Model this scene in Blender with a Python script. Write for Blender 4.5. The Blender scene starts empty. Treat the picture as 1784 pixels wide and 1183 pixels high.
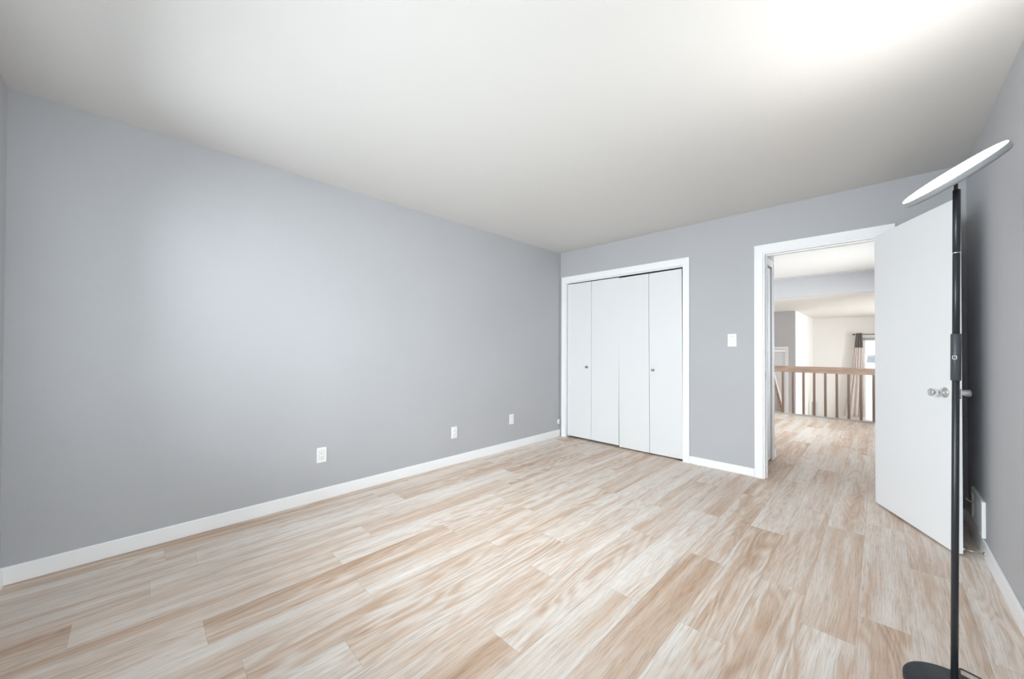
import bpy, bmesh, math, random
from mathutils import Vector, Matrix

S = bpy.context.scene
COL = S.collection
random.seed(7)

# ------------------------------------------------------------------ camera
F_PX, SH_Y, YAW, PITCH, ROLL = 645.34, 9.49, 0.7826, 0.0088, 0.0038
CAM = Vector((3.040, -3.9815, 1.1676))
fw = Vector((-math.sin(YAW) * math.cos(PITCH), math.cos(YAW) * math.cos(PITCH), math.sin(PITCH)))
rt = Vector((math.cos(YAW), math.sin(YAW), 0))
up = rt.cross(fw)
r2 = rt * math.cos(ROLL) + up * math.sin(ROLL)
u2 = -rt * math.sin(ROLL) + up * math.cos(ROLL)
cd = bpy.data.cameras.new('camera')
cd.sensor_fit = 'HORIZONTAL'
cd.sensor_width = 36.0
cd.lens = F_PX * 36.0 / 1784.0
cd.shift_y = SH_Y / 1784.0
cd.clip_start = 0.02
cam = bpy.data.objects.new('camera', cd)
m = Matrix((r2, u2, -fw)).transposed().to_4x4()
m.translation = CAM
cam.matrix_world = m
COL.objects.link(cam)
S.camera = cam

# ------------------------------------------------------------------ exposure, world, daylight
S.view_settings.view_transform = 'Standard'
S.view_settings.look = 'None'
S.view_settings.gamma = 1.0
S.view_settings.use_curve_mapping = False
S.view_settings.exposure = 0.13
S.cycles.diffuse_bounces = 8
S.cycles.max_bounces = 12
S.cycles.transparent_max_bounces = 16

WORLD = 3.0
w = bpy.data.worlds.new('sky')
S.world = w
w.use_nodes = True
bg = w.node_tree.nodes['Background']
bg.inputs['Color'].default_value = (0.90, 0.95, 1.0, 1)
bg.inputs['Strength'].default_value = WORLD


def area(name, loc, direction, sx, sy, power, color, portal=False):
    l = bpy.data.lights.new(name, 'AREA')
    l.shape = 'RECTANGLE'
    l.size, l.size_y = sx, sy
    l.energy = power
    l.color = color
    if portal:
        l.cycles.is_portal = True
    o = bpy.data.objects.new(name, l)
    o.location = loc
    o.rotation_euler = Vector(direction).to_track_quat('-Z', 'Z').to_euler()
    COL.objects.link(o)
    return o


W, H = 3.4605, 2.44
YN = -4.450                      # near wall
WIN = (0.35, 2.80, 0.70, 2.10)   # bedroom window behind the camera: x0 x1 z0 z1
PAT = (2.69, 4.75, -0.88, 1.50)  # patio door of the lower room
YF = 10.6
WR = (-4.05, -2.35, 0.85, 2.10)    # unseen window added in the right wall to light the left wall: y0 y1 z0 z1
# daylight through the window openings; side, hall and lower side ones are added
area('window_daylight', ((WIN[0] + WIN[1]) / 2, YN - 0.75, 1.88), (0, 1, -0.48), 3.2, 1.9, 305, (0.90, 0.95, 1.0))
area('added_side_daylight', (W + 0.65, (WR[0] + WR[1]) / 2, 1.9), (-1, 0, -0.5), 2.2, 1.7, 75, (0.90, 0.96, 1.0))
area('patio_daylight', ((PAT[0] + PAT[1]) / 2, YF + 1.3, 2.75), (0, -1, -0.9), 3.0, 1.5, 900, (1.0, 1.0, 1.0))
HWIN = (1.50, 4.00, 0.60, 2.10)     # hall window added behind the open door to brighten the hall: y0 y1 z0 z1
LWIN = (6.20, 8.60, -0.10, 1.60)    # lower room window added out of view for more light
area('added_hall_daylight', (4.35, (HWIN[0] + HWIN[1]) / 2, 1.75), (-1, 0, -0.35), 3.4, 1.6, 370, (0.92, 0.955, 1.0))
area('added_lower_daylight', (6.75, (LWIN[0] + LWIN[1]) / 2, 0.85), (-1, 0, 0.0), 3.0, 2.0, 430, (1.0, 1.0, 1.0))
LAMP_EMIT = 36.0


# ------------------------------------------------------------------ materials
def lin(r, g, b):
    f = lambda c: c / 12.92 if c <= 0.04045 else ((c + 0.055) / 1.055) ** 2.4
    return (f(r / 255), f(g / 255), f(b / 255), 1)


def mat(name, color, rough=0.5, metal=0.0, bump=None, var=None, spec=None, coat=0.0):
    """principled material; bump=(scale, strength, distance); var=(scale, amount) mottles the colour"""
    M = bpy.data.materials.new(name)
    M.use_nodes = True
    nt = M.node_tree
    p = nt.nodes['Principled BSDF']
    p.inputs['Base Color'].default_value = color
    p.inputs['Roughness'].default_value = rough
    p.inputs['Metallic'].default_value = metal
    if spec is not None:
        p.inputs['Specular IOR Level'].default_value = spec
    p.inputs['Coat Weight'].default_value = coat
    tc = nt.nodes.new('ShaderNodeTexCoord')
    if bump:
        n = nt.nodes.new('ShaderNodeTexNoise')
        n.inputs['Scale'].default_value = bump[0]
        n.inputs['Detail'].default_value = 4
        nt.links.new(tc.outputs['Object'], n.inputs['Vector'])
        b = nt.nodes.new('ShaderNodeBump')
        b.inputs['Strength'].default_value = bump[1]
        b.inputs['Distance'].default_value = bump[2]
        nt.links.new(n.outputs['Fac'], b.inputs['Height'])
        nt.links.new(b.outputs['Normal'], p.inputs['Normal'])
    if var:
        n = nt.nodes.new('ShaderNodeTexNoise')
        n.inputs['Scale'].default_value = var[0]
        n.inputs['Detail'].default_value = 5
        nt.links.new(tc.outputs['Object'], n.inputs['Vector'])
        r = nt.nodes.new('ShaderNodeValToRGB')
        a = var[1]
        r.color_ramp.elements[0].position = 0.3
        r.color_ramp.elements[1].position = 0.7
        r.color_ramp.elements[0].color = tuple(c * (1 - a) for c in color[:3]) + (1,)
        r.color_ramp.elements[1].color = tuple(min(1, c * (1 + a)) for c in color[:3]) + (1,)
        nt.links.new(n.outputs['Fac'], r.inputs['Fac'])
        nt.links.new(r.outputs['Color'], p.inputs['Base Color'])
    return M


M_WALL = mat('grey_wall_paint', (0.468, 0.471, 0.488, 1), 0.55, bump=(90, 0.08, 0.004), var=(1.6, 0.02))
M_CEIL = mat('ceiling_paint', (0.70, 0.685, 0.662, 1), 0.6, bump=(160, 0.08, 0.003))
M_TRIM = mat('white_trim_paint', (0.91, 0.915, 0.925, 1), 0.35, bump=(60, 0.05, 0.002))
M_DOOR = mat('white_door_paint', (0.875, 0.885, 0.90, 1), 0.4, bump=(120, 0.04, 0.002))
M_CLOSET = mat('white_closet_door_paint', (0.78, 0.788, 0.795, 1), 0.42, bump=(120, 0.04, 0.002))
M_KNOB = mat('dull_nickel', (0.30, 0.30, 0.30, 1), 0.35, 1.0)
M_CREAM = mat('warm_white_paint', (0.78, 0.768, 0.758, 1), 0.6)
M_HALLG = mat('hall_grey_paint', (0.56, 0.56, 0.57, 1), 0.6)
M_PLATE = mat('white_plastic', (0.88, 0.88, 0.87, 1), 0.3)
M_SLOT = mat('dark_slot', (0.03, 0.03, 0.03, 1), 0.5)
M_GREYSLOT = mat('grey_slot', (0.22, 0.22, 0.22, 1), 0.5)
M_BLACK = mat('black_powder_coat', (0.018, 0.020, 0.024, 1), 0.36, bump=(400, 0.1, 0.001))
M_BOX = mat('grey_black_plastic', (0.05, 0.055, 0.062, 1), 0.45)
M_BASE = mat('scuffed_black_metal', (0.024, 0.030, 0.038, 1), 0.5, var=(30, 0.3), spec=0.35)
M_RIM = mat('lamp_rim_grey', (0.30, 0.305, 0.315, 1), 0.35)
M_STEEL = mat('brushed_steel', (0.62, 0.62, 0.63, 1), 0.22, 1.0)
M_CHROME = mat('bright_chrome', (0.75, 0.75, 0.76, 1), 0.12, 1.0)
M_BRASS = mat('dull_brass', (0.55, 0.45, 0.28, 1), 0.35, 1.0)
M_RUBBER = mat('white_rubber', (0.80, 0.80, 0.78, 1), 0.6)
M_DARK = mat('dark_void', (0.05, 0.05, 0.05, 1), 0.9)
M_TRACK = mat('dark_track_metal', (0.05, 0.05, 0.055, 1), 0.4)
M_CURT = mat('white_curtain_fabric', (0.86, 0.82, 0.80, 1), 0.8, bump=(300, 0.1, 0.002))
nt_ = M_CURT.node_tree
tl_ = nt_.nodes.new('ShaderNodeBsdfTranslucent')
tl_.inputs['Color'].default_value = (0.88, 0.84, 0.82, 1)
mx_ = nt_.nodes.new('ShaderNodeMixShader')
mx_.inputs[0].default_value = 0.4
nt_.links.new(nt_.nodes['Principled BSDF'].outputs[0], mx_.inputs[1])
nt_.links.new(tl_.outputs[0], mx_.inputs[2])
nt_.links.new(mx_.outputs[0], nt_.nodes['Material Output'].inputs['Surface'])
M_CURTD = mat('taupe_curtain_fabric', (0.19, 0.17, 0.16, 1), 0.8, bump=(300, 0.1, 0.002))
M_ROD = mat('dark_rod', (0.04, 0.038, 0.036, 1), 0.4)
M_OUT = mat('pale_concrete', (0.55, 0.55, 0.53, 1), 0.9, var=(2, 0.1))
M_ROOF = mat('grey_shingle', (0.16, 0.17, 0.175, 1), 0.9, var=(12, 0.2))
M_GREYP = mat('soft_grey_plastic', (0.40, 0.41, 0.43, 1), 0.5)


def emit_mat(name, color, strength):
    M = bpy.data.materials.new(name)
    M.use_nodes = True
    p = M.node_tree.nodes['Principled BSDF']
    p.inputs['Base Color'].default_value = (0.9, 0.9, 0.9, 1)
    p.inputs['Emission Color'].default_value = color
    p.inputs['Emission Strength'].default_value = strength
    return M


M_LED = emit_mat('led_diffuser', (1.0, 0.985, 0.96, 1), LAMP_EMIT)


def glass_mat():
    M = bpy.data.materials.new('window_glass')
    M.use_nodes = True
    nt = M.node_tree
    out = nt.nodes['Material Output']
    nt.nodes.remove(nt.nodes['Principled BSDF'])
    t = nt.nodes.new('ShaderNodeBsdfTransparent')
    t.inputs['Color'].default_value = (0.96, 0.98, 0.98, 1)
    g = nt.nodes.new('ShaderNodeBsdfGlossy')
    g.inputs['Roughness'].default_value = 0.02
    fr = nt.nodes.new('ShaderNodeFresnel')
    mx = nt.nodes.new('ShaderNodeMixShader')
    nt.links.new(fr.outputs[0], mx.inputs[0])
    nt.links.new(t.outputs[0], mx.inputs[1])
    nt.links.new(g.outputs[0], mx.inputs[2])
    nt.links.new(mx.outputs[0], out.inputs['Surface'])
    return M


M_GLASS = glass_mat()


class NT:
    """small node helper"""
    def __init__(s, name):
        s.M = bpy.data.materials.new(name)
        s.M.use_nodes = True
        s.nt = s.M.node_tree
        s.p = s.nt.nodes['Principled BSDF']

    def n(s, t, **kw):
        o = s.nt.nodes.new(t)
        for k, v in kw.items():
            setattr(o, k, v)
        return o

    def L(s, a, b):
        s.nt.links.new(a, b)

    def math(s, op, a, b=None, c=None):
        o = s.n('ShaderNodeMath', operation=op)
        for i, v in enumerate((a, b, c)):
            if v is None:
                continue
            if isinstance(v, (int, float)):
                o.inputs[i].default_value = v
            else:
                s.L(v, o.inputs[i])
        return o.outputs[0]

    def comb(s, x, y, z):
        o = s.n('ShaderNodeCombineXYZ')
        for i, v in enumerate((x, y, z)):
            if isinstance(v, (int, float)):
                o.inputs[i].default_value = v
            else:
                s.L(v, o.inputs[i])
        return o.outputs[0]

    def noise(s, vec, scale=1.0, detail=3.0, rough=0.5, dist=0.0):
        o = s.n('ShaderNodeTexNoise')
        o.inputs['Scale'].default_value = scale
        o.inputs['Detail'].default_value = detail
        o.inputs['Roughness'].default_value = rough
        o.inputs['Distortion'].default_value = dist
        s.L(vec, o.inputs['Vector'])
        return o.outputs['Fac']

    def ramp(s, fac, stops):
        o = s.n('ShaderNodeValToRGB')
        cr = o.color_ramp
        while len(cr.elements) < len(stops):
            cr.elements.new(0.5)
        for e, (p, c) in zip(cr.elements, stops):
            e.position = p
            e.color = c
        s.L(fac, o.inputs['Fac'])
        return o.outputs['Color']

    def mix(s, fac, a, b, blend='MIX'):
        o = s.n('ShaderNodeMix', data_type='RGBA', blend_type=blend)
        for k, v in ((0, fac), (6, a), (7, b)):
            if isinstance(v, (int, float)):
                o.inputs[k].default_value = v
            elif isinstance(v, tuple):
                o.inputs[k].default_value = v
            else:
                s.L(v, o.inputs[k])
        return o.outputs[2]


def g(v):
    return (v, v, v, 1)


def plank_mat():
    n = NT('pale_oak_vinyl_planks')
    at = n.n('ShaderNodeAttribute', attribute_name='plank')   # r: tint, g: seed, b: grain type
    sp = n.n('ShaderNodeSeparateColor')
    n.L(at.outputs['Color'], sp.inputs[0])
    tint, seed, kind = sp.outputs
    uv = n.n('ShaderNodeUVMap', uv_map='plank_uv')
    su = n.n('ShaderNodeSeparateXYZ')
    n.L(uv.outputs[0], su.inputs[0])
    u, v = su.outputs[0], su.outputs[1]                        # metres across, metres along
    sd = n.math('MULTIPLY', seed, 91.0)
    # slow wander of the grain
    wob = n.math('SUBTRACT', n.noise(n.comb(n.math('MULTIPLY', u, 4), n.math('MULTIPLY', v, 1.6), sd), 1, 2), 0.5)
    uw = n.math('ADD', u, n.math('MULTIPLY', wob, 0.035))
    # broad tan / white bands
    band = n.noise(n.comb(n.math('MULTIPLY', uw, 13), n.math('MULTIPLY', v, 0.75), sd), 1, 4, 0.55)
    # cathedral rings
    ring = n.math('SINE', n.math('ADD', n.math('MULTIPLY', n.noise(n.comb(n.math('MULTIPLY', u, 8), n.math('MULTIPLY', v, 1.1), n.math('ADD', sd, 7.3)), 1, 1.5), 70), n.math('MULTIPLY', u, 40)))
    ring = n.math('MULTIPLY_ADD', ring, 0.5, 0.5)
    # fine fibres
    fib = n.noise(n.comb(n.math('MULTIPLY', uw, 210), n.math('MULTIPLY', v, 5.5), sd), 1, 4, 0.6)
    fib2 = n.noise(n.comb(n.math('MULTIPLY', uw, 60), n.math('MULTIPLY', v, 2.0), sd), 1, 4, 0.6)
    # knots
    kn = n.noise(n.comb(n.math('MULTIPLY', u, 16), n.math('MULTIPLY', v, 5), n.math('ADD', sd, 31)), 1, 1)
    fac = n.math('ADD', band, n.math('MULTIPLY', n.math('SUBTRACT', tint, 0.5), 0.26))
    fac = n.math('ADD', fac, n.math('MULTIPLY', n.math('SUBTRACT', fib2, 0.5), 0.30))
    fac = n.math('ADD', fac, n.math('MULTIPLY', n.math('MULTIPLY', n.math('SUBTRACT', ring, 0.5), kind), 0.19))
    col = n.ramp(fac, [(0.26, lin(229, 221, 213)), (0.45, lin(219, 205, 193)), (0.60, lin(206, 182, 162)), (0.80, lin(184, 152, 126))])
    fr = n.ramp(fib, [(0.34, g(0.76)), (0.50, g(1.0)), (0.72, g(1.08))])
    col = n.mix(0.8, col, fr, 'MULTIPLY')
    por = n.noise(n.comb(n.math('MULTIPLY', uw, 420), n.math('MULTIPLY', v, 13), n.math('ADD', sd, 55)), 1, 2)
    pr_ = n.ramp(por, [(0.30, (0.70, 0.63, 0.56, 1)), (0.42, g(1.0))])
    col = n.mix(0.75, col, pr_, 'MULTIPLY')
    kr = n.ramp(kn, [(0.73, g(1.0)), (0.83, (0.80, 0.70, 0.60, 1))])
    col = n.mix(0.7, col, kr, 'MULTIPLY')
    # joints between planks
    edge_u = n.math('MINIMUM', u, n.math('SUBTRACT', 0.18, u))
    at2 = n.n('ShaderNodeAttribute', attribute_name='plank_end')
    sp2 = n.n('ShaderNodeSeparateColor')
    n.L(at2.outputs['Color'], sp2.inputs[0])
    edge_v = n.math('MINIMUM', sp2.outputs[0], sp2.outputs[1])
    e = n.math('MINIMUM', edge_u, edge_v)
    j = n.n('ShaderNodeMapRange')
    n.L(e, j.inputs[0])
    j.inputs[1].default_value, j.inputs[2].default_value = 0.0, 0.0022
    j.inputs[3].default_value, j.inputs[4].default_value = 0.80, 1.0
    cj = n.n('ShaderNodeCombineColor')
    for i in range(3):
        n.L(j.outputs[0], cj.inputs[i])
    col = n.mix(1.0, col, cj.outputs[0], 'MULTIPLY')
    n.L(col, n.p.inputs['Base Color'])
    rg = n.math('MULTIPLY_ADD', fib, 0.12, 0.36)
    n.L(rg, n.p.inputs['Roughness'])
    b = n.n('ShaderNodeBump')
    b.inputs['Strength'].default_value = 0.12
    b.inputs['Distance'].default_value = 0.002
    n.L(n.math('ADD', fib, n.math('MULTIPLY', j.outputs[0], 1.5)), b.inputs['Height'])
    n.L(b.outputs[0], n.p.inputs['Normal'])
    return n.M


M_FLOOR = plank_mat()


def wood_mat(name, axis, dark, light):
    n = NT(name)
    tc = n.n('ShaderNodeTexCoord')
    mp = n.n('ShaderNodeMapping')
    sc = [26, 26, 26]
    sc[axis] = 2.2
    mp.inputs['Scale'].default_value = sc
    n.L(tc.outputs['Object'], mp.inputs[0])
    a = n.noise(mp.outputs[0], 1.0, 5, 0.6, 0.8)
    mp2 = n.n('ShaderNodeMapping')
    sc = [170, 170, 170]
    sc[axis] = 7
    mp2.inputs['Scale'].default_value = sc
    n.L(tc.outputs['Object'], mp2.inputs[0])
    b = n.noise(mp2.outputs[0], 1.0, 3)
    f = n.math('ADD', n.math('MULTIPLY', a, 0.7), n.math('MULTIPLY', b, 0.3))
    n.L(n.ramp(f, [(0.36, dark), (0.62, light)]), n.p.inputs['Base Color'])
    n.p.inputs['Roughness'].default_value = 0.4
    return n.M


M_OAKX = wood_mat('oak_rail_wood', 0, lin(126, 102, 88), lin(176, 150, 132))
M_OAKZ = wood_mat('oak_baluster_wood', 2, lin(108, 88, 78), lin(150, 128, 114))
M_OAKY = wood_mat('oak_stair_wood', 1, lin(150, 125, 105), lin(196, 172, 150))


# ------------------------------------------------------------------ mesh helpers
class MB:
    def __init__(s):
        s.bm = bmesh.new()

    def box(s, x0, x1, y0, y1, z0, z1, bev=0.0, seg=2, M=None):
        t = bmesh.new()
        bmesh.ops.create_cube(t, size=1.0)
        for v in t.verts:
            v.co = Vector((x0 + (v.co.x + .5) * (x1 - x0), y0 + (v.co.y + .5) * (y1 - y0), z0 + (v.co.z + .5) * (z1 - z0)))
        if bev > 0:
            bmesh.ops.bevel(t, geom=t.edges[:], offset=bev, segments=seg, profile=0.5, affect='EDGES')
        s._add(t, M)
        return s

    def lathe(s, prof, n=32, M=None, smooth=True):
        """profile [(r, z)...] turned about local Z"""
        t = bmesh.new()
        rings = []
        for r, z in prof:
            if r < 1e-6:
                rings.append([t.verts.new((0, 0, z))])
            else:
                rings.append([t.verts.new((r * math.cos(2 * math.pi * i / n), r * math.sin(2 * math.pi * i / n), z)) for i in range(n)])
        for a, b in zip(rings, rings[1:]):
            for i in range(n):
                k = (i + 1) % n
                if len(a) == 1 and len(b) == 1:
                    continue
                if len(a) == 1:
                    t.faces.new((a[0], b[k], b[i]))
                elif len(b) == 1:
                    t.faces.new((a[i], a[k], b[0]))
                else:
                    t.faces.new((a[i], a[k], b[k], b[i]))
        for ring, flip in ((rings[0], True), (rings[-1], False)):
            if len(ring) > 1:
                t.faces.new(ring[::-1] if flip else ring)
        for f in t.faces:
            f.smooth = smooth
        s._add(t, M)
        return s

    def tube(s, pts, r, n=12):
        t = bmesh.new()
        pts = [Vector(p) for p in pts]
        rings = []
        ref = Vector((0, 0, 1))
        for i, p in enumerate(pts):
            d = (pts[min(i + 1, len(pts) - 1)] - pts[max(i - 1, 0)]).normalized()
            a = d.cross(ref)
            if a.length < 1e-3:
                a = d.cross(Vector((1, 0, 0)))
            a.normalize()
            b = d.cross(a)
            rings.append([t.verts.new(p + r * (a * math.cos(2 * math.pi * k / n) + b * math.sin(2 * math.pi * k / n))) for k in range(n)])
        for A, B in zip(rings, rings[1:]):
            for k in range(n):
                f = t.faces.new((A[k], A[(k + 1) % n], B[(k + 1) % n], B[k]))
                f.smooth = True
        t.faces.new(rings[0][::-1])
        t.faces.new(rings[-1])
        s._add(t, None)
        return s

    def prism(s, poly, axis, a0, a1):
        """extrude a 2D polygon along an axis; poly is in the two other axes in xyz order"""
        t = bmesh.new()

        def P(q, a):
            q = list(q)
            q.insert(axis, a)
            return q
        A = [t.verts.new(P(q, a0)) for q in poly]
        B = [t.verts.new(P(q, a1)) for q in poly]
        t.faces.new(A)
        t.faces.new(B[::-1])
        k = len(poly)
        for i in range(k):
            t.faces.new((A[i], B[i], B[(i + 1) % k], A[(i + 1) % k]))
        bmesh.ops.recalc_face_normals(t, faces=t.faces[:])
        s._add(t, None)
        return s

    def _add(s, t, M):
        if M is not None:
            bmesh.ops.transform(t, matrix=M, verts=t.verts[:])
        bmesh.ops.recalc_face_normals(t, faces=t.faces[:])
        me = bpy.data.meshes.new('tmp')
        t.to_mesh(me)
        t.free()
        s.bm.from_mesh(me)
        bpy.data.meshes.remove(me)

    def build(s, name, material, parent=None, origin=None):
        me = bpy.data.meshes.new(name)
        s.bm.to_mesh(me)
        s.bm.free()
        me.materials.append(material)
        o = bpy.data.objects.new(name, me)
        COL.objects.link(o)
        if parent is not None:
            o.parent = parent
        elif origin is not None:
            me.transform(Matrix.Translation(-Vector(origin)))
            o.location = origin
        return o


def tag(o, label, cat, group=None, kind=None):
    o['label'] = label
    o['category'] = cat
    if group:
        o['group'] = group
    if kind:
        o['kind'] = kind
    return o


def struct(o, label=None, cat=None):
    o['kind'] = 'structure'
    if label:
        o['label'] = label
    if cat:
        o['category'] = cat
    return o


def empty(name, loc, rotz=0.0):
    o = bpy.data.objects.new(name, None)
    o.location = loc
    o.rotation_euler = (0, 0, rotz)
    o.empty_display_size = 0.1
    COL.objects.link(o)
    return o


# ------------------------------------------------------------------ floor of planks
def planks():
    PW, PL, X0 = 0.18, 1.22, 0.085
    ends = {12: -1.745, 14: -1.742, 16: -1.746, 10: -2.946, 4: -3.2, 6: -3.203, 7: -3.703, 8: -3.395, 13: -1.12}
    xa, xb, ya, yb = -0.10, 3.90, YN - 0.12, 4.30
    bm = bmesh.new()
    uvl = bm.loops.layers.uv.new('plank_uv')
    cl = bm.loops.layers.float_color.new('plank')
    el = bm.loops.layers.float_color.new('plank_end')
    rnd = random.Random(21)
    for k in range(-2, 22):
        x0, x1 = X0 + k * PW, X0 + (k + 1) * PW
        cx0, cx1 = max(x0, xa), min(x1, xb)
        if cx1 <= cx0:
            continue
        e = ends.get(k, rnd.uniform(0, PL))
        n0 = math.floor((ya - e) / PL)
        for j in range(n0, n0 + 12):
            y0, y1 = e + j * PL, e + (j + 1) * PL
            cy0, cy1 = max(y0, ya), min(y1, yb)
            if cy1 <= cy0:
                continue
            c = (rnd.random(), rnd.random(), rnd.random(), 1)
            vs = [bm.verts.new(p) for p in ((cx0, cy0, 0), (cx1, cy0, 0), (cx1, cy1, 0), (cx0, cy1, 0))]
            f = bm.faces.new(vs)
            for lp in f.loops:
                x, y = lp.vert.co.x, lp.vert.co.y
                lp[uvl].uv = (x - x0, y - y0)
                lp[cl] = c
                lp[el] = (y - y0, y1 - y, 0, 1)
    # slab under the planks
    xs = [(xa, ya), (xb, ya), (xb, yb), (xa, yb)]
    top = [bm.verts.new((x, y, -0.0005)) for x, y in xs]
    bot = [bm.verts.new((x, y, -0.22)) for x, y in xs]
    for i in range(4):
        bm.faces.new((top[i], bot[i], bot[(i + 1) % 4], top[(i + 1) % 4]))
    bm.faces.new(bot)
    me = bpy.data.meshes.new('floor')
    bm.to_mesh(me)
    bm.free()
    me.materials.append(M_FLOOR)
    o = bpy.data.objects.new('floor', me)
    COL.objects.link(o)
    return struct(o, 'pale oak-look plank floor of the empty bedroom and hall', 'floor')


planks()

# ------------------------------------------------------------------ bedroom shell
T = 0.12
struct(MB().box(-0.12, W + 0.12, YN - T, 0.06, H, H + 0.15).build('ceiling', M_CEIL), 'smooth white bedroom ceiling', 'ceiling')
struct(MB().box(-T, 0, YN - T, T, 0, H).build('wall_left', M_WALL), 'long plain grey wall with outlets along its foot', 'wall')
wr = MB()
wr.box(W, W + T, YN - T, WR[0], 0, H)
wr.box(W, W + T, WR[1], T, 0, H)
wr.box(W, W + T, WR[0], WR[1], 0, WR[2])
wr.box(W, W + T, WR[0], WR[1], WR[3], H)
struct(wr.build('wall_right', M_WALL), 'grey wall behind the floor lamp and open door', 'wall')
CL0, CL1, DT = 0.090, 1.592, 2.042      # closet opening
DR0, DR1 = 2.284, 3.060                 # doorway opening
wb = MB()
wb.box(-T, CL0, 0, T, 0, H)
wb.box(CL0, CL1, 0, T, DT, H)
wb.box(CL1, DR0, 0, T, 0, H)
wb.box(DR0, DR1, 0, T, DT, H)
wb.box(DR1, W + T, 0, T, 0, H)
struct(wb.build('wall_back', M_WALL), 'grey wall holding the closet and the doorway', 'wall')
wf = MB()
wf.box(-T, WIN[0], YN - T, YN, 0, H)
wf.box(WIN[1], W + T, YN - T, YN, 0, H)
wf.box(WIN[0], WIN[1], YN - T, YN, 0, WIN[2])
wf.box(WIN[0], WIN[1], YN - T, YN, WIN[3], H)
struct(wf.build('wall_front', M_WALL), 'grey wall with the bedroom window behind the viewpoint', 'wall')


def window(name, x0, x1, z0, z1, y, inward, panes, label):
    e = struct(empty(name, ((x0 + x1) / 2, y, z0)), label, 'window')
    o = Vector(e.location)
    f = MB()
    t, d = 0.05, 0.06
    f.box(x0 - o.x, x0 + t - o.x, -d / 2, d / 2, 0, z1 - z0)
    f.box(x1 - t - o.x, x1 - o.x, -d / 2, d / 2, 0, z1 - z0)
    f.box(x0 + t - o.x, x1 - t - o.x, -d / 2, d / 2, 0, t)
    f.box(x0 + t - o.x, x1 - t - o.x, -d / 2, d / 2, z1 - z0 - t, z1 - z0)
    for i in range(1, panes):
        xm = x0 + (x1 - x0) * i / panes - o.x
        f.box(xm - t / 2, xm + t / 2, -d / 2, d / 2, t, z1 - z0 - t)
    f.build('window_frame', M_TRIM, e)
    MB().box(x0 + t - o.x, x1 - t - o.x, -0.003, 0.003, t, z1 - z0 - t).build('glass', M_GLASS, e)
    return e


window('window_1', WIN[0], WIN[1], WIN[2], WIN[3], YN - 0.06, 1, 2, 'wide white-framed bedroom window behind the viewpoint')
w3 = window('added_side_window', -(WR[1] - WR[0]) / 2, (WR[1] - WR[0]) / 2, WR[2], WR[3], 0, 1, 2, 'added, unseen white-framed window in the right wall beside the viewpoint, for extra daylight')
w3.location = (W + 0.06, (WR[0] + WR[1]) / 2, WR[2])
w3.rotation_euler = (0, 0, math.pi / 2)
sill = MB().box(WIN[0] - 0.05, WIN[1] + 0.05, YN - 0.02, YN + 0.04, WIN[2] - 0.025, WIN[2], 0.004)
struct(sill.build('trim_1', M_TRIM), 'white sill under the bedroom window', 'trim')

# baseboards: a plain board with eased top edge
BB = 0.013


def board(name, x0, x1, y0, y1, h, label):
    return struct(MB().box(x0, x1, y0, y1, 0, h, 0.004).build(name, M_TRIM), label, 'baseboard')


board('baseboard_left', 0, BB, YN, -0.016, 0.09, 'white baseboard along the long grey wall with outlets')
board('baseboard_back', 1.652, 2.221, -BB, 0, 0.075, 'short white baseboard between the closet and the doorway')
board('baseboard_back_corner', 3.125, W - BB, -BB, 0, 0.085, 'short white baseboard behind the open door')
board('baseboard_right', W - BB, W, YN, 0, 0.09, 'white baseboard under the wall vent behind the lamp')
# rounded-end board on the near wall
MBf = MB()
MBf.prism([(YN, 0), (YN + 0.012, 0), (YN + 0.012, 0.06), (YN + 0.008, 0.082), (YN, 0.09)], 0, 0, W)
struct(MBf.build('baseboard_front', M_TRIM), 'white baseboard of the window wall, just showing at the left edge', 'baseboard')

# ------------------------------------------------------------------ closet: casing, void, bifold doors
CW = 0.061


def casing(name, x0, x1, zt, label, y=0.0, left=True, right=True, th=0.015):
    """x0,x1: opening; three mitred flat boards with an eased edge"""
    b = MB()
    zi = zt
    if left:
        b.prism([(x0 - CW, 0), (x0 + 0.003, 0), (x0 + 0.003, zi - 0.003), (x0 - CW, zi + CW + 0.008)], 1, y - th, y)
    if right:
        b.prism([(x1 - 0.003, 0), (x1 + CW, 0), (x1 + CW, zi + CW + 0.008), (x1 - 0.003, zi - 0.003)], 1, y - th, y)
    b.prism([(x0 + 0.003, zi - 0.003), (x1 - 0.003, zi - 0.003), (x1 + CW, zi + CW + 0.008), (x0 - CW, zi + CW + 0.008)], 1, y - th, y)
    # raised outer bead and inner lip
    b.box(x0 - CW * left, x1 + CW * right, y - th - 0.003, y - th, zi + CW - 0.006, zi + CW + 0.006)
    if left:
        b.box(x0 - CW, x0 - CW + 0.014, y - th - 0.003, y - th, 0, zi + CW - 0.006)
    if right:
        b.box(x1 + CW - 0.014, x1 + CW, y - th - 0.003, y - th, 0, zi + CW - 0.006)
    return struct(b.build(name, M_TRIM), label, 'trim')


casing('trim_2', CL0, CL1, DT, 'white casing around the closet opening')
cv = MB()
cv.box(-T, CL1 + 0.10, 0.70, 0.76, 0, H)
cv.box(CL1 + 0.04, CL1 + 0.10, T, 0.70, 0, H)
cv.box(-T, 0, T, 0.70, 0, H)
cv.box(0, CL1 + 0.04, T, 0.70, 2.20, 2.26)
struct(cv.build('wall_closet', M_HALLG), 'inner walls of the closed closet', 'wall')
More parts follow.
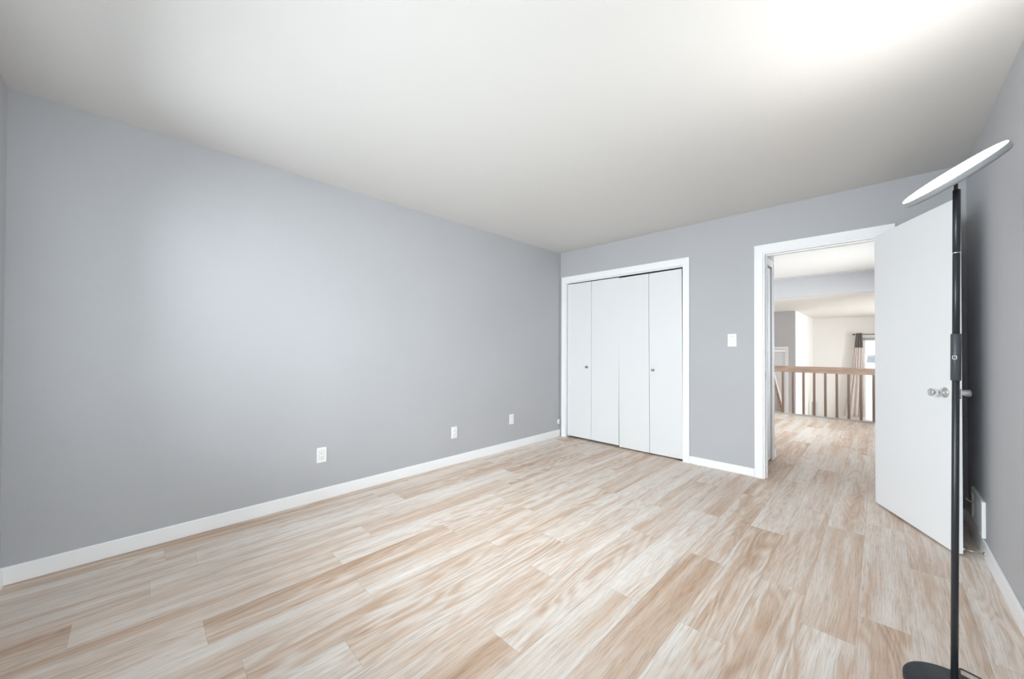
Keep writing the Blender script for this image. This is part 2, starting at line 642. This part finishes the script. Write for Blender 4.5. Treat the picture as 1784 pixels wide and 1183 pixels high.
# white jamb liner
jl = MB()
jl.box(CL0, CL0 + 0.006, 0.0, T, 0, DT)
jl.box(CL1 - 0.006, CL1, 0.0, T, 0, DT)
jl.box(CL0 + 0.006, CL1 - 0.006, 0.0, T, DT - 0.006, DT)
struct(jl.build('trim_3', M_TRIM), 'white jamb lining inside the closet opening', 'trim')
tr = tag(MB().box(CL0 + 0.007, CL1 - 0.007, 0.012, 0.050, 2.024, DT - 0.006, 0.002).build('closet_track', M_TRIM),
         'narrow white track above the closet doors', 'track')


def bifold(name, xs, zb, zt, knob_x, label, pin_x, yoff=0.0):
    e = struct(empty(name, ((xs[0] + xs[2]) / 2, 0.018, 0.0)), label, 'door')
    ox, oy = e.location.x, e.location.y
    for a, b in ((xs[0], xs[1]), (xs[1], xs[2])):
        MB().box(a + 0.0020 - ox, b - 0.0020 - ox, yoff, 0.030 + yoff, zb, zt, 0.002).build('door_panel', M_CLOSET, e)
    K = Matrix.Translation((knob_x - ox, yoff, 0.933)) @ Matrix.Rotation(math.pi / 2, 4, 'X')
    MB().lathe([(0.0125, 0.0), (0.0125, 0.002), (0.006, 0.004), (0.0055, 0.014), (0.011, 0.018), (0.0145, 0.022), (0.0145, 0.026), (0.011, 0.0285), (0.0, 0.029)], 24, K).build('knob', M_KNOB, e)
    # pivot pin and bracket at the jamb foot
    f = MB()
    sgn = 1 if pin_x < ox else -1
    f.box(min(pin_x, pin_x + sgn * 0.055) - ox, max(pin_x, pin_x + sgn * 0.055) - ox, -0.028, 0.02, 0.0, 0.003)
    f.lathe([(0.004, 0.003), (0.004, zb)], 12, Matrix.Translation((pin_x + sgn * 0.03 - ox, 0.012, 0)))
    f.build('floor_bracket', M_STEEL, e)
    return e


P0, P4 = CL0 + 0.012, CL1 - 0.009
bifold('door_2', (P0, 0.467, 0.847), 0.024, 2.012, 0.406, 'left pair of white flat bifold closet doors beside the room corner', CL0 + 0.004)
bifold('door_3', (0.854, 1.225, P4), 0.014, 2.005, 1.271, 'right pair of white flat bifold closet doors nearer the light switch', CL1 - 0.004, -0.006).rotation_euler[1] = -0.0065

# ------------------------------------------------------------------ doorway: casing, jambs, open door
casing('trim_4', DR0, DR1, DT, 'white casing around the open doorway')
ja = MB()
ja.box(DR0, DR0 + 0.016, -0.004, T + 0.004, 0, DT)
ja.box(DR1 - 0.016, DR1, -0.004, T + 0.004, 0, DT)
ja.box(DR0 + 0.016, DR1 - 0.016, -0.004, T + 0.004, DT - 0.016, DT)
ja.box(DR0 + 0.016, DR0 + 0.026, 0.040, 0.075, 0, DT - 0.016)
ja.box(DR1 - 0.026, DR1 - 0.016, 0.040, 0.075, 0, DT - 0.016)
ja.box(DR0 + 0.026, DR1 - 0.026, 0.040, 0.075, DT - 0.026, DT - 0.016)
struct(ja.build('trim_5', M_TRIM), 'white jamb and stop inside the open doorway', 'trim')
casing('trim_6', DR0, DR1, DT, 'white casing on the hall side of the doorway', y=T + 0.015)
sk = MB().box(-0.0, 0.0022, -0.014, 0.014, -0.032, 0.032, 0.001)
sk.box(0.0022, 0.0026, -0.006, 0.006, -0.012, 0.012)
ob = sk.build('strike_plate', M_STEEL)
ob.location = (DR0 + 0.016, 0.014, 0.93)
tag(ob, 'small steel strike plate on the white doorway jamb', 'strike plate')

DA = math.radians(116)
door = struct(empty('door_1', (3.040, -0.012, 0.0), DA), 'white flat door standing open into the bedroom behind the lamp', 'door')
# local: closed leaf runs along -X, hall face at +Y
DL, DTH, DZ0, DZ1 = 0.750, 0.035, 0.012, 2.030
MB().box(-DL, -0.003, 0.0, DTH, DZ0, DZ1, 0.0015).build('door_leaf', M_DOOR, door)
KX, KZ = -(DL - 0.064), 0.917


def knob_prof():
    return [(0.031, 0.0), (0.031, 0.004), (0.027, 0.009), (0.014, 0.013), (0.0115, 0.020), (0.0115, 0.026), (0.015, 0.034),
            (0.0205, 0.046), (0.0235, 0.060), (0.0235, 0.066), (0.021, 0.069), (0.0195, 0.0685), (0.0, 0.0675)]


for face, sg in ((DTH, -1), (0.0, 1)):
    K = Matrix.Translation((KX, face, KZ)) @ Matrix.Rotation(sg * math.pi / 2, 4, 'X')
    MB().lathe(knob_prof(), 32, K).build('door_knob', M_CHROME, door)
MB().box(-DL - 0.0015, -DL + 0.001, 0.005, 0.030, KZ - 0.028, KZ + 0.028, 0.0005).build('latch_plate', M_STEEL, door)
for z in (0.22, 1.02, 1.82):
    h = MB()
    h.lathe([(0.0055, -0.045), (0.0055, 0.045)], 12, Matrix.Translation((0.002, -0.004, z)))
    h.box(-0.03, 0.0, -0.0012, 0.0006, z - 0.044, z + 0.044)
    h.build('hinge', M_STEEL, door)

# ------------------------------------------------------------------ switch and outlets
sw = tag(empty('light_switch', (2.040, 0.0, 1.251)), 'white rocker light switch on the grey wall between closet and doorway', 'light switch')
MB().box(-0.038, 0.038, -0.006, 0, -0.060, 0.060, 0.003).build('cover_plate', M_PLATE, sw)
MB().box(-0.0185, 0.0185, -0.0063, -0.005, -0.0355, 0.0355).build('switch_frame', M_GREYSLOT, sw)
r_ = MB()
r_.prism([(-0.0085, -0.0330), (-0.004, -0.0330), (-0.004, 0.0330), (-0.0065, 0.0330), (-0.0068, 0.0)], 0, -0.0165, 0.0165)
r_.build('rocker', M_PLATE, sw)


def outlet(loc, label, kind, group=None):
    """on the left wall, faces +X; local Y to the right seen from the wall"""
    e = tag(empty('wall_outlet' if kind != 'blank' else 'wall_plate', loc), label, 'outlet' if kind != 'blank' else 'wall plate', group)
    MB().box(0, 0.006, -0.035, 0.035, -0.0575, 0.0575, 0.0025).build('cover_plate', M_PLATE, e)
    if kind == 'decor':
        MB().box(0.0055, 0.0066, -0.0172, 0.0172, -0.034, 0.034, 0.0005).build('outlet_face', M_PLATE, e)
        s = MB()
        for z in (0.017, -0.017):
            s.box(0.006, 0.0070, -0.0075, -0.0055, z - 0.001, z + 0.007)
            s.box(0.006, 0.0070, 0.0055, 0.0075, z - 0.001, z + 0.007)
            s.lathe([(0.003, 0), (0.003, 0.001)], 12, Matrix.Translation((0.006, 0, z - 0.0085)) @ Matrix.Rotation(math.pi / 2, 4, 'Y'))
        s.build('slots', M_SLOT, e)
        ring = MB()
        for a in (-0.0178, 0.0178):
            ring.box(0.0058, 0.0063, a - 0.0006, a + 0.0006, -0.035, 0.035)
        for b in (-0.0346, 0.0346):
            ring.box(0.0058, 0.0063, -0.0178, 0.0178, b - 0.0006, b + 0.0006)
        ring.build('face_gap', M_GREYSLOT, e)
    elif kind == 'duplex':
        for z in (0.0195, -0.0195):
            MB().lathe([(0.0165, 0), (0.0165, 0.0012), (0.015, 0.0018), (0, 0.0018)], 24, Matrix.Translation((0.0055, 0, z)) @ Matrix.Rotation(math.pi / 2, 4, 'Y')).build('receptacle', M_PLATE, e)
            s = MB()
            s.box(0.0068, 0.0078, -0.0085, -0.0055, z - 0.004, z + 0.005)
            s.box(0.0068, 0.0078, 0.0055, 0.0085, z - 0.004, z + 0.005)
            s.build('slots', M_SLOT, e)
        for z in (0.044, -0.044):
            s = MB()
            s.lathe([(0.003, 0), (0.003, 0.0008), (0, 0.001)], 12, Matrix.Translation((0.006, 0, z)) @ Matrix.Rotation(math.pi / 2, 4, 'Y'))
            s.build('screw', M_GREYSLOT, e)
    else:
        MB().box(0.0055, 0.0075, -0.0168, 0.0168, -0.033, 0.033, 0.001).build('blank_insert', M_PLATE, e)
        ring = MB()
        for a in (-0.0178, 0.0178):
            ring.box(0.0058, 0.0063, a - 0.0007, a + 0.0007, -0.035, 0.035)
        for b in (-0.0346, 0.0346):
            ring.box(0.0058, 0.0063, -0.0178, 0.0178, b - 0.0007, b + 0.0007)
        ring.build('face_gap', M_GREYSLOT, e)
    return e


outlet((0, -2.990, 0.345), 'white decorator-style outlet low on the left wall, nearest the viewer', 'decor')
outlet((0, -1.745, 0.319), 'white outlet with round receptacles low on the left wall, middle of the row', 'duplex')
outlet((0, -0.930, 0.345), 'white wall plate without sockets low on the left wall towards the closet', 'blank')
jk = tag(empty('wall_jack', (0, -0.047, 0.197)), 'tiny white jack box low in the corner beside the closet casing', 'wall jack')
MB().box(0, 0.014, -0.021, 0.021, -0.029, 0.029, 0.003).build('jack_body', M_PLATE, jk)
MB().box(0.0138, 0.0145, -0.004, 0.004, -0.016, 0.008).build('jack_port', M_GREYSLOT, jk)

# ------------------------------------------------------------------ wall vent and door stop on the right wall
vy0, vy1, vz0, vz1 = -0.600, -0.255, 0.098, 0.305
vt = tag(empty('wall_vent', (W, (vy0 + vy1) / 2, vz0)), 'white metal air vent low on the right wall behind the open door', 'vent')
hy, hz, fr_ = (vy1 - vy0) / 2, vz1 - vz0, 0.026
f = MB()
f.box(-0.016, 0, -hy, -hy + fr_, 0, hz, 0.003)
f.box(-0.016, 0, hy - fr_, hy, 0, hz, 0.003)
f.box(-0.016, 0, -hy + fr_, hy - fr_, 0, fr_, 0.003)
f.box(-0.016, 0, -hy + fr_, hy - fr_, hz - fr_, hz, 0.003)
f.build('vent_frame', M_PLATE, vt)
MB().box(-0.003, 0, -hy + fr_, hy - fr_, fr_, hz - fr_).build('vent_back', M_DARK, vt)
lv = MB()
nl = 16
for i in range(nl):
    y = -hy + fr_ + (i + 0.5) * (2 * hy - 2 * fr_) / nl
    lv.prism([(-0.009, y - 0.006), (-0.008, y - 0.007), (-0.002, y + 0.005), (-0.003, y + 0.006)], 2, fr_, hz - fr_)
lv.build('louvers', M_PLATE, vt)
lev = MB().tube([(-0.010, hy - 0.05, 0.12), (-0.024, hy - 0.052, 0.121), (-0.034, hy - 0.05, 0.127), (-0.042, hy - 0.049, 0.138)], 0.004, 10)
lev.build('vent_lever', M_PLATE, vt)

ds = tag(empty('door_stop', (W - BB, -0.664, 0.034)), 'thin metal door stop between baseboard and open white door', 'door stop')
R90 = Matrix.Rotation(-math.pi / 2, 4, 'Y')
MB().lathe([(0.011, 0), (0.011, 0.003), (0.006, 0.007), (0.0, 0.007)], 20, R90).build('wall_flange', M_STEEL, ds)
MB().lathe([(0.0034, 0.005), (0.0034, 0.074), (0.0, 0.074)], 14, R90).build('rod', M_BRASS, ds)
MB().lathe([(0.006, 0.072), (0.0075, 0.075), (0.0075, 0.083), (0.006, 0.086), (0.0, 0.086)], 18, R90).build('rubber_tip', M_RUBBER, ds)

# ------------------------------------------------------------------ floor lamp
LX, LY = 3.212, -2.042
lamp = tag(empty('floor_lamp', (LX, LY, 0)), 'slim black torchiere floor lamp with tilted glowing disc head', 'floor lamp')
MB().lathe([(0.116, 0.0), (0.120, 0.003), (0.120, 0.019), (0.118, 0.023), (0.112, 0.025), (0.020, 0.0275), (0.014, 0.031), (0.012, 0.036), (0.0, 0.036)], 64).build('base', M_BASE, lamp)
lean = Vector((0.0125, -0.001, 0)) / 1.72


def pz(z):
    return Vector((lean.x * z, lean.y * z, z))


def pole(name, z0, z1, r, material, parent, bev=0.002):
    d = (pz(z1) - pz(z0))
    Mx = Matrix.Translation(pz(z0)) @ d.to_track_quat('Z', 'Y').to_matrix().to_4x4()
    L_ = d.length
    return MB().lathe([(r - bev, 0), (r, bev), (r, L_ - bev), (r - bev, L_)], 32, Mx).build(name, material, parent)


pole('lower_pole', 0.030, 1.066, 0.0088, M_BLACK, lamp)
cbx = pole('control_box', 1.064, 1.222, 0.0122, M_BOX, lamp)
pole('middle_pole', 1.220, 1.494, 0.0088, M_BLACK, lamp)
pole('joint_ring', 1.493, 1.4965, 0.0091, M_STEEL, lamp, 0.0005)
pole('upper_pole', 1.4955, 1.708, 0.0092, M_BLACK, lamp)
# touch button: an oval outline and a small white square on the side facing the room
vd = Vector((CAM.x - LX, CAM.y - LY, 0)).normalized()
sd_ = Vector((-vd.y, vd.x, 0))


def on_box(a, z):
    d = (vd * math.cos(a) + sd_ * math.sin(a))
    return pz(z) + d * 0.0123


A0 = 0.0 - 0.25
arcs = MB()
for sgn, zc in ((1, 1.147), (-1, 1.137)):
    arcs.tube([on_box(A0 + 0.55 * math.cos(t), zc + sgn * 0.020 * math.sin(t)) for t in [math.pi * i / 12 for i in range(13)]], 0.0005, 6)
arcs.build('button_outline', M_SLOT, cbx)
sq = MB()
c4 = [on_box(A0 - 0.02, 1.147), on_box(A0 + 0.62 - 0.02, 1.147), on_box(A0 + 0.62 - 0.02, 1.1375), on_box(A0 - 0.02, 1.1375)]
c4 = [on_box(A0 + dx, z) for dx, z in ((-0.38, 1.1475), (0.38, 1.1475), (0.38, 1.1370), (-0.38, 1.1370), (-0.38, 1.1475))]
for a, b in zip(c4, c4[1:]):
    mid = (a + b) / 2
    if abs(a.z - b.z) < 1e-4:
        dx0 = -0.38 if a is c4[0] else 0.38
        pts = [on_box(A0 + dx0 + (-2 * dx0) * i / 6, a.z) for i in range(7)]
    else:
        pts = [a, b]
    sq.tube(pts, 0.0008, 6)
sq.build('button_mark', M_PLATE, cbx)

hc = Vector((3.2132, -2.0399, 1.765)) - Vector((LX, LY, 0))
th, ph = math.radians(36.05), math.radians(-148.75)
nrm = Vector((math.sin(th) * math.cos(ph), math.sin(th) * math.sin(ph), math.cos(th)))
HM = Matrix.Translation(hc) @ nrm.to_track_quat('Z', 'Y').to_matrix().to_4x4()
RH = 0.134
head = MB().lathe([(0.020, -0.026), (0.100, -0.025), (RH - 0.006, -0.0225), (RH - 0.001, -0.018), (RH, -0.014), (RH, -0.003), (RH - 0.001, -0.001), (RH - 0.004, -0.0005), (RH - 0.006, -0.003), (0.0, -0.003)], 72, HM).build('lamp_head', M_RIM, lamp)
MB().lathe([(RH - 0.0045, -0.0028), (RH - 0.0035, 0.001), (RH - 0.010, 0.003), (RH - 0.03, 0.0035), (0.0, 0.004)], 72, HM).build('diffuser', M_LED, head)
MB().tube([(0.0105, 0.003, 1.700), (0.0112, 0.004, 1.722), (0.0120, 0.006, 1.745)], 0.0048, 16).build('neck', M_BOX, lamp)
cord = MB()
cp = [(0.02, 0.110, 0.006), (0.026, 0.150, 0.0035), (0.030, 0.184, 0.0028), (0.053, 0.181, 0.0028), (0.075, 0.172, 0.0028), (0.105, 0.150, 0.0028), (0.150, 0.09, 0.0028),
      (0.190, -0.02, 0.0028), (0.205, -0.20, 0.0028), (0.212, -0.50, 0.0028), (0.215, -0.9, 0.0028)]


def catmull(P, k=8):
    P = [Vector(p) for p in P]
    P = [2 * P[0] - P[1]] + P + [2 * P[-1] - P[-2]]
    out = []
    for i in range(1, len(P) - 2):
        p0, p1, p2, p3 = P[i - 1:i + 3]
        for j in range(k):
            t = j / k
            out.append(0.5 * ((2 * p1) + (p2 - p0) * t + (2 * p0 - 5 * p1 + 4 * p2 - p3) * t * t + (3 * p1 - p0 - 3 * p2 + p3) * t ** 3))
    out.append(P[-2])
    return out


cord.tube(catmull(cp), 0.0026, 10)
cord.build('power_cord', M_SLOT, lamp)

# ------------------------------------------------------------------ hall
HX = 2.222
YE = 0.885
hc0, hc1, HZ = 0.165, 0.715, 2.030       # small closet opening in the hall's left wall
hw = MB()
hw.box(HX - 0.10, HX, T, hc0, 0, H)
hw.box(HX - 0.10, HX, hc1, YE, 0, H)
hw.box(HX - 0.10, HX, hc0, hc1, HZ, H)
hw.box(0.60, HX - 0.10, YE - 0.10, YE, 0, H)
hw.box(HX - 0.13, HX - 0.10, T, YE - 0.10, 0, H)
struct(hw.build('wall_hall_left', M_HALLG), 'short grey hall wall just past the doorway', 'wall')
b = MB()
cw = 0.058
b.prism([(hc1 - 0.004, 0), (hc1 + cw, 0), (hc1 + cw, HZ + cw), (hc1 - 0.004, HZ - 0.004)], 0, HX, HX + 0.014)
b.prism([(hc0 - 0.03, HZ - 0.004), (hc1 - 0.004, HZ - 0.004), (hc1 + cw, HZ + cw), (hc0 - 0.03, HZ + cw)], 0, HX, HX + 0.014)
b.box(HX + 0.014, HX + 0.018, hc1 + cw - 0.014, hc1 + cw, 0, HZ + cw)
b.box(HX + 0.014, HX + 0.018, hc0 - 0.03, hc1 + cw - 0.014, HZ + cw - 0.014, HZ + cw)
struct(b.build('trim_7', M_TRIM), 'white casing of the narrow hall closet past the doorway', 'trim')
hd = struct(empty('door_4', (HX - 0.028, (hc0 + hc1) / 2, 0)), 'pale narrow hall closet door just inside the doorway', 'door')
hh = (hc1 - hc0) / 2
MB().box(0, 0.025, -hh + 0.004, -0.001, 0.022, HZ - 0.016, 0.0015).build('door_panel', M_DOOR, hd)
MB().box(0, 0.025, 0.001, hh - 0.008, 0.022, HZ - 0.016, 0.0015).build('door_panel', M_DOOR, hd)
struct(MB().box(HX, HX + 0.013, hc1 + cw + 0.001, YE, 0, 0.085, 0.003).box(HX - 0.5, HX + 0.013, YE, YE + 0.013, 0, 0.085, 0.003).build('baseboard_hall', M_TRIM), 'white baseboard end at the corner of the short hall wall', 'baseboard')

RY = 4.275
XR = 3.78
struct(MB().box(0.48, XR + 0.12, 0.06, RY + 0.12, H, H + 0.15).build('ceiling_hall', M_CEIL), 'white hall ceiling seen through the doorway', 'ceiling')
hr = MB()
hr.box(XR, XR + T, T, HWIN[0], 0, H)
hr.box(XR, XR + T, HWIN[1], RY, 0, H)
hr.box(XR, XR + T, HWIN[0], HWIN[1], 0, HWIN[2])
hr.box(XR, XR + T, HWIN[0], HWIN[1], HWIN[3], H)
w4 = window('added_hall_window', -(HWIN[1] - HWIN[0]) / 2, (HWIN[1] - HWIN[0]) / 2, HWIN[2], HWIN[3], 0, 1, 2, 'added white-framed hall window behind the open door, letting in extra daylight')
w4.location = (XR + 0.06, (HWIN[0] + HWIN[1]) / 2, HWIN[2])
w4.rotation_euler = (0, 0, math.pi / 2)
struct(hr.build('wall_hall_right', M_HALLG), 'hall wall hidden behind the open door', 'wall')
struct(MB().box(0.48, 0.60, YE, 7.30, -0.9, H).build('wall_stair_left', M_HALLG), 'wall beyond the stairs at the far left of the hall', 'wall')
struct(MB().box(W + T, XR + T, T - 0.06, T, 0, H).build('wall_hall_front', M_HALLG), 'hall wall beside the bedroom doorway', 'wall')
struct(MB().box(0.60, XR, RY, RY + 0.10, 2.103, H).build('wall_hall_header', M_HALLG), 'grey header beam across the end of the hall ceiling', 'beam')
struct(MB().box(0.60, XR, 4.06, RY, H - 0.018, H).build('ceiling_shade_strip', M_HALLG), 'thin grey strip painting the shade where the hall ceiling meets the header', 'trim')  # darker paint stands in for shade at the end of the hall ceiling
struct(MB().box(0.60, XR, RY - 0.03, RY + 0.022, 0.0005, 0.020, 0.004).build('trim_9', mat('stone_grey_nosing', (0.52, 0.50, 0.48, 1), 0.5)), 'thin grey nosing along the landing edge under the balusters', 'trim')

# ------------------------------------------------------------------ oak railing on the landing
rail = tag(empty('railing', (2.4, RY, 0.0)), 'brown oak railing with square balusters across the end of the hall', 'railing')
rx0, rx1 = 1.56, XR - 0.002
MB().box(rx0 - 2.4, rx1 - 2.4, -0.020, 0.020, 0.758, 0.866, 0.004).build('handrail', M_OAKX, rail)
bx = [1.783 + 0.1475 * i for i in range(-1, 14)]
for i, x in enumerate(bx):
    if x > rx1 - 0.03:
        break
    o = MB().box(-0.0175, 0.0175, -0.014, 0.014, 0.020, 0.760, 0.002).build('baluster', M_OAKZ, rail)
    o.location = (x - 2.4, 0.0, 0)

# stairs going down to the left of the landing, with their own rail
st = MB()
NS, RUN, RISE = 5, 0.25, 0.18
for i in range(NS - 1):
    z = -(i + 1) * RISE
    st.box(0.60, 1.56, RY + 0.025 + i * RUN, RY + 0.025 + (i + 1) * RUN + 0.02, z - 0.04, z)
    st.box(0.60, 1.56, RY + 0.025 + (i + 1) * RUN - 0.02, RY + 0.025 + (i + 1) * RUN, z - RISE, z - 0.04)
struct(st.build('staircase', M_OAKY), 'short flight of steps down from the landing to the lower room', 'staircase')
sr = tag(empty('stair_railing', (1.60, RY + 0.1, 0)), 'sloping pale stair handrail with thin dark balusters beyond the landing railing', 'railing')


def szz(y):          # top of the sloping handrail
    return 0.592 - 0.811 * (y - 4.639)


y0, y1 = 4.40, 5.62
yo = RY + 0.1
MB().prism([(y0 - yo, szz(y0)), (y1 - yo, szz(y1)), (y1 - yo, szz(y1) - 0.085), (y0 - yo, szz(y0) - 0.085)], 0, -0.022, 0.022).build('handrail', mat('pale_rail_paint', (0.62, 0.54, 0.48, 1), 0.4), sr)
y = 4.46
while y < y1 - 0.03:
    zb = -0.72 * (y - RY) - 0.30
    MB().box(-0.005, 0.005, y - 0.007 - yo, y + 0.007 - yo, max(zb, -0.9), szz(y) - 0.07).build('baluster', M_OAKZ, sr)
    y += 0.11
MB().box(-0.045, 0.045, y1 - 0.045 - yo, y1 + 0.045 - yo, -0.9, szz(y1) + 0.01, 0.004).build('newel_post', M_OAKZ, sr)
MB().prism([(4.32 - yo, -0.22), (y1 - yo - 0.03, -1.0 + 0.115), (y1 - yo - 0.03, -1.0 + 0.101), (4.32 - yo, -0.44)], 0, -0.02, 0.02).build('stringer', M_OAKY, sr)

# ------------------------------------------------------------------ lower room
ZL, ZC = -0.90, 2.108
XL = 1.570
lf = MB().box(0.48, 6.1, RY + 0.03, YF + 0.12, ZL - 0.1, ZL)
struct(lf.build('floor_lower', mat('pale_lower_floor', lin(214, 196, 178), 0.4, var=(3, 0.08))), 'pale floor of the lower room beyond the railing', 'floor')
struct(MB().box(0.48, 6.1, RY + 0.10, YF + 0.12, ZC, ZC + 0.1).build('ceiling_lower', M_CEIL), 'bright ceiling of the lower room beyond the header', 'ceiling')
struct(MB().box(1.64, XR + 0.12, RY + 0.031, RY + 0.09, ZL, -0.23).build('wall_landing_front', M_CREAM), 'wall under the landing edge', 'wall')
FD0, FD1, FDZ = 0.65, 1.370, 1.172
gw = MB()
gw.box(0.48, FD0, 7.30, 7.42, ZL, ZC)
gw.box(FD1, XL, 7.30, 7.42, ZL, ZC)
gw.box(FD0, FD1, 7.30, 7.42, FDZ, ZC)
struct(gw.build('wall_entry', M_HALLG), 'grey wall with a white door beyond the stairs', 'wall')
struct(MB().box(XL - 0.10, XL, 7.42, YF, ZL, ZC).build('wall_lower_left', M_CREAM), 'bright cream side wall of the lower room', 'wall')
fdr = struct(empty('door_5', ((FD0 + FD1) / 2, 7.34, ZL)), 'white entry door on the grey wall beyond the stairs', 'door')
MB().box(FD0 - fdr.location.x, FD1 - fdr.location.x, 0.02, 0.06, 0.01, FDZ - ZL - 0.05).build('door_leaf', M_DOOR, fdr)
MB().box(FD0 - fdr.location.x, FD1 - fdr.location.x, -0.02, 0.06, FDZ - ZL - 0.045, FDZ - ZL).build('door_header', M_TRIM, fdr)
b = MB()
c = 0.058
b.prism([(FD1, ZL), (FD1 + c, ZL), (FD1 + c, FDZ + c), (FD1, FDZ)], 1, 7.282, 7.30)
b.prism([(0.61, FDZ), (FD1, FDZ), (FD1 + c, FDZ + c), (0.61, FDZ + c)], 1, 7.282, 7.30)
struct(b.build('trim_10', M_TRIM), 'white casing around the entry door beyond the stairs', 'trim')
ff = MB()
ff.box(XL - 0.10, PAT[0], YF, YF + T, ZL, ZC)
ff.box(PAT[1], 6.1, YF, YF + T, ZL, ZC)
ff.box(PAT[0], PAT[1], YF, YF + T, PAT[3], ZC)
struct(ff.build('wall_lower_far', M_CREAM), 'cream far wall of the lower room with the curtained window', 'wall')
lr = MB()
lr.box(6.0, 6.1, RY + 0.10, LWIN[0], ZL, ZC)
lr.box(6.0, 6.1, LWIN[1], YF, ZL, ZC)
lr.box(6.0, 6.1, LWIN[0], LWIN[1], ZL, LWIN[2])
lr.box(6.0, 6.1, LWIN[0], LWIN[1], LWIN[3], ZC)
struct(lr.build('wall_lower_right', M_CREAM), 'right wall of the lower room with an added side window out of view', 'wall')
w5 = window('added_lower_window', -(LWIN[1] - LWIN[0]) / 2, (LWIN[1] - LWIN[0]) / 2, LWIN[2], LWIN[3], 0, 1, 2, 'added white-framed side window of the lower room, unseen, for its daylight')
w5.location = (6.05, (LWIN[0] + LWIN[1]) / 2, LWIN[2])
w5.rotation_euler = (0, 0, math.pi / 2)
struct(MB().box(XR + T, 6.0, RY + 0.10, RY + 0.20, ZL, ZC).build('wall_lower_near', M_CREAM), 'near wall of the lower room out of view', 'wall')
window('window_2', PAT[0], PAT[1], PAT[2], PAT[3], YF + 0.05, -1, 2, 'tall bright glazed window door behind the far curtain')
b = MB()
b.box(PAT[0] - 0.01, PAT[1] + 0.01, YF - 0.03, YF + 0.03, PAT[3] - 0.075, PAT[3] + 0.005)  # header of the far window, its shade put into the grey colour
struct(b.build('trim_11', mat('header_shade_grey', (0.42, 0.41, 0.42, 1), 0.5)), 'grey bar painting the shaded header across the top of the far window', 'trim')

# curtain and rod
CY = YF - 0.085
rod = tag(empty('curtain_rod', (2.9, CY, 1.598)), 'thin dark curtain rod above the far window', 'curtain rod')
MB().tube([(-0.385, 0, 0), (1.9, 0, 0)], 0.010, 12).build('rod', M_ROD, rod)
MB().lathe([(0.012, 0), (0.020, 0.012), (0.022, 0.03), (0.012, 0.045), (0, 0.048)], 16, Matrix.Translation((-0.382, 0, 0)) @ Matrix.Rotation(-math.pi / 2, 4, 'Y')).build('finial', M_ROD, rod)
MB().box(-0.34, -0.325, 0.0, 0.083, -0.012, 0.012).build('bracket', M_ROD, rod)


def curtain_mesh(z0, z1, nz):
    """pleated cloth, gathered at the top and flaring to the lower left"""
    bm = bmesh.new()
    nx = 72
    grid = []
    for j in range(nz + 1):
        z = z0 + (z1 - z0) * j / nz
        t = (1.635 - z) / 2.38                  # 0 top .. 1 hem
        xl = 2.550 - 0.040 * min(1, t / 0.17) - 0.07 * min(1, max(0, (t - 0.17) / 0.3)) - 0.165 * max(0, (t - 0.45) / 0.55)
        xr = 2.672 + 0.022 * min(1, t / 0.17) + 0.03 * max(0, t - 0.17)
        amp = 0.016 + 0.024 * t
        row = []
        for i in range(nx + 1):
            s = i / nx
            row.append(bm.verts.new((xl + (xr - xl) * s + 0.006 * math.sin(9 * s + 3 * t), CY - 0.034 - 0.018 * t + amp * math.sin(s * 2 * math.pi * 4.5) - 0.05 * t * math.sin(math.pi * s), z)))
        grid.append(row)
    for a, c_ in zip(grid, grid[1:]):
        for i in range(nx):
            f_ = bm.faces.new((a[i], a[i + 1], c_[i + 1], c_[i]))
            f_.smooth = True
    return bm


def from_bm(bm, name, material, parent, off, thick=0.004):
    me = bpy.data.meshes.new(name)
    bm.to_mesh(me)
    bm.free()
    me.transform(Matrix.Translation(-Vector(off)))
    me.materials.append(material)
    o = bpy.data.objects.new(name, me)
    COL.objects.link(o)
    o.parent = parent
    md = o.modifiers.new('thickness', 'SOLIDIFY')
    md.thickness = thick
    return o


co = (2.60, CY, -0.74)
cu = tag(empty('curtain', co), 'white curtain with a taupe top band gathered at the left of the far window', 'curtain')
from_bm(curtain_mesh(1.635, 1.225, 12), 'top_band', M_CURTD, cu, co)
from_bm(curtain_mesh(1.225, -0.74, 40), 'drape', M_CURT, cu, co)
# grey rounded thing by the far left corner
ap = empty('grey_upright', (1.705, 9.60, ZL))
tag(ap, 'grey round-topped upright object in the far corner behind the balusters', 'appliance')
MB().lathe([(0.060, 0.0), (0.064, 0.01), (0.064, 0.50), (0.060, 0.55), (0.046, 0.585), (0.024, 0.602), (0, 0.605)], 32).build('body', M_GREYP, ap)

# ------------------------------------------------------------------ outside
struct(MB().box(-20, 40, YF + T, 60, -1.6, -1.5).build('ground_outside', M_OUT), 'pale bright ground outside the far window', 'ground')
hs = tag(empty('house', (3.85, 24.0, -1.5)), 'low grey-roofed neighbouring house seen through the far window', 'house')
MB().box(-1.05, 6, 0, 6, 0, 1.96).build('house_wall', mat('white_siding', (0.85, 0.85, 0.85, 1), 0.8), hs)
MB().prism([(-0.35, 1.96), (6.35, 1.96), (3.0, 2.34)], 0, -1.35, 6.3).build('house_roof', M_ROOF, hs)
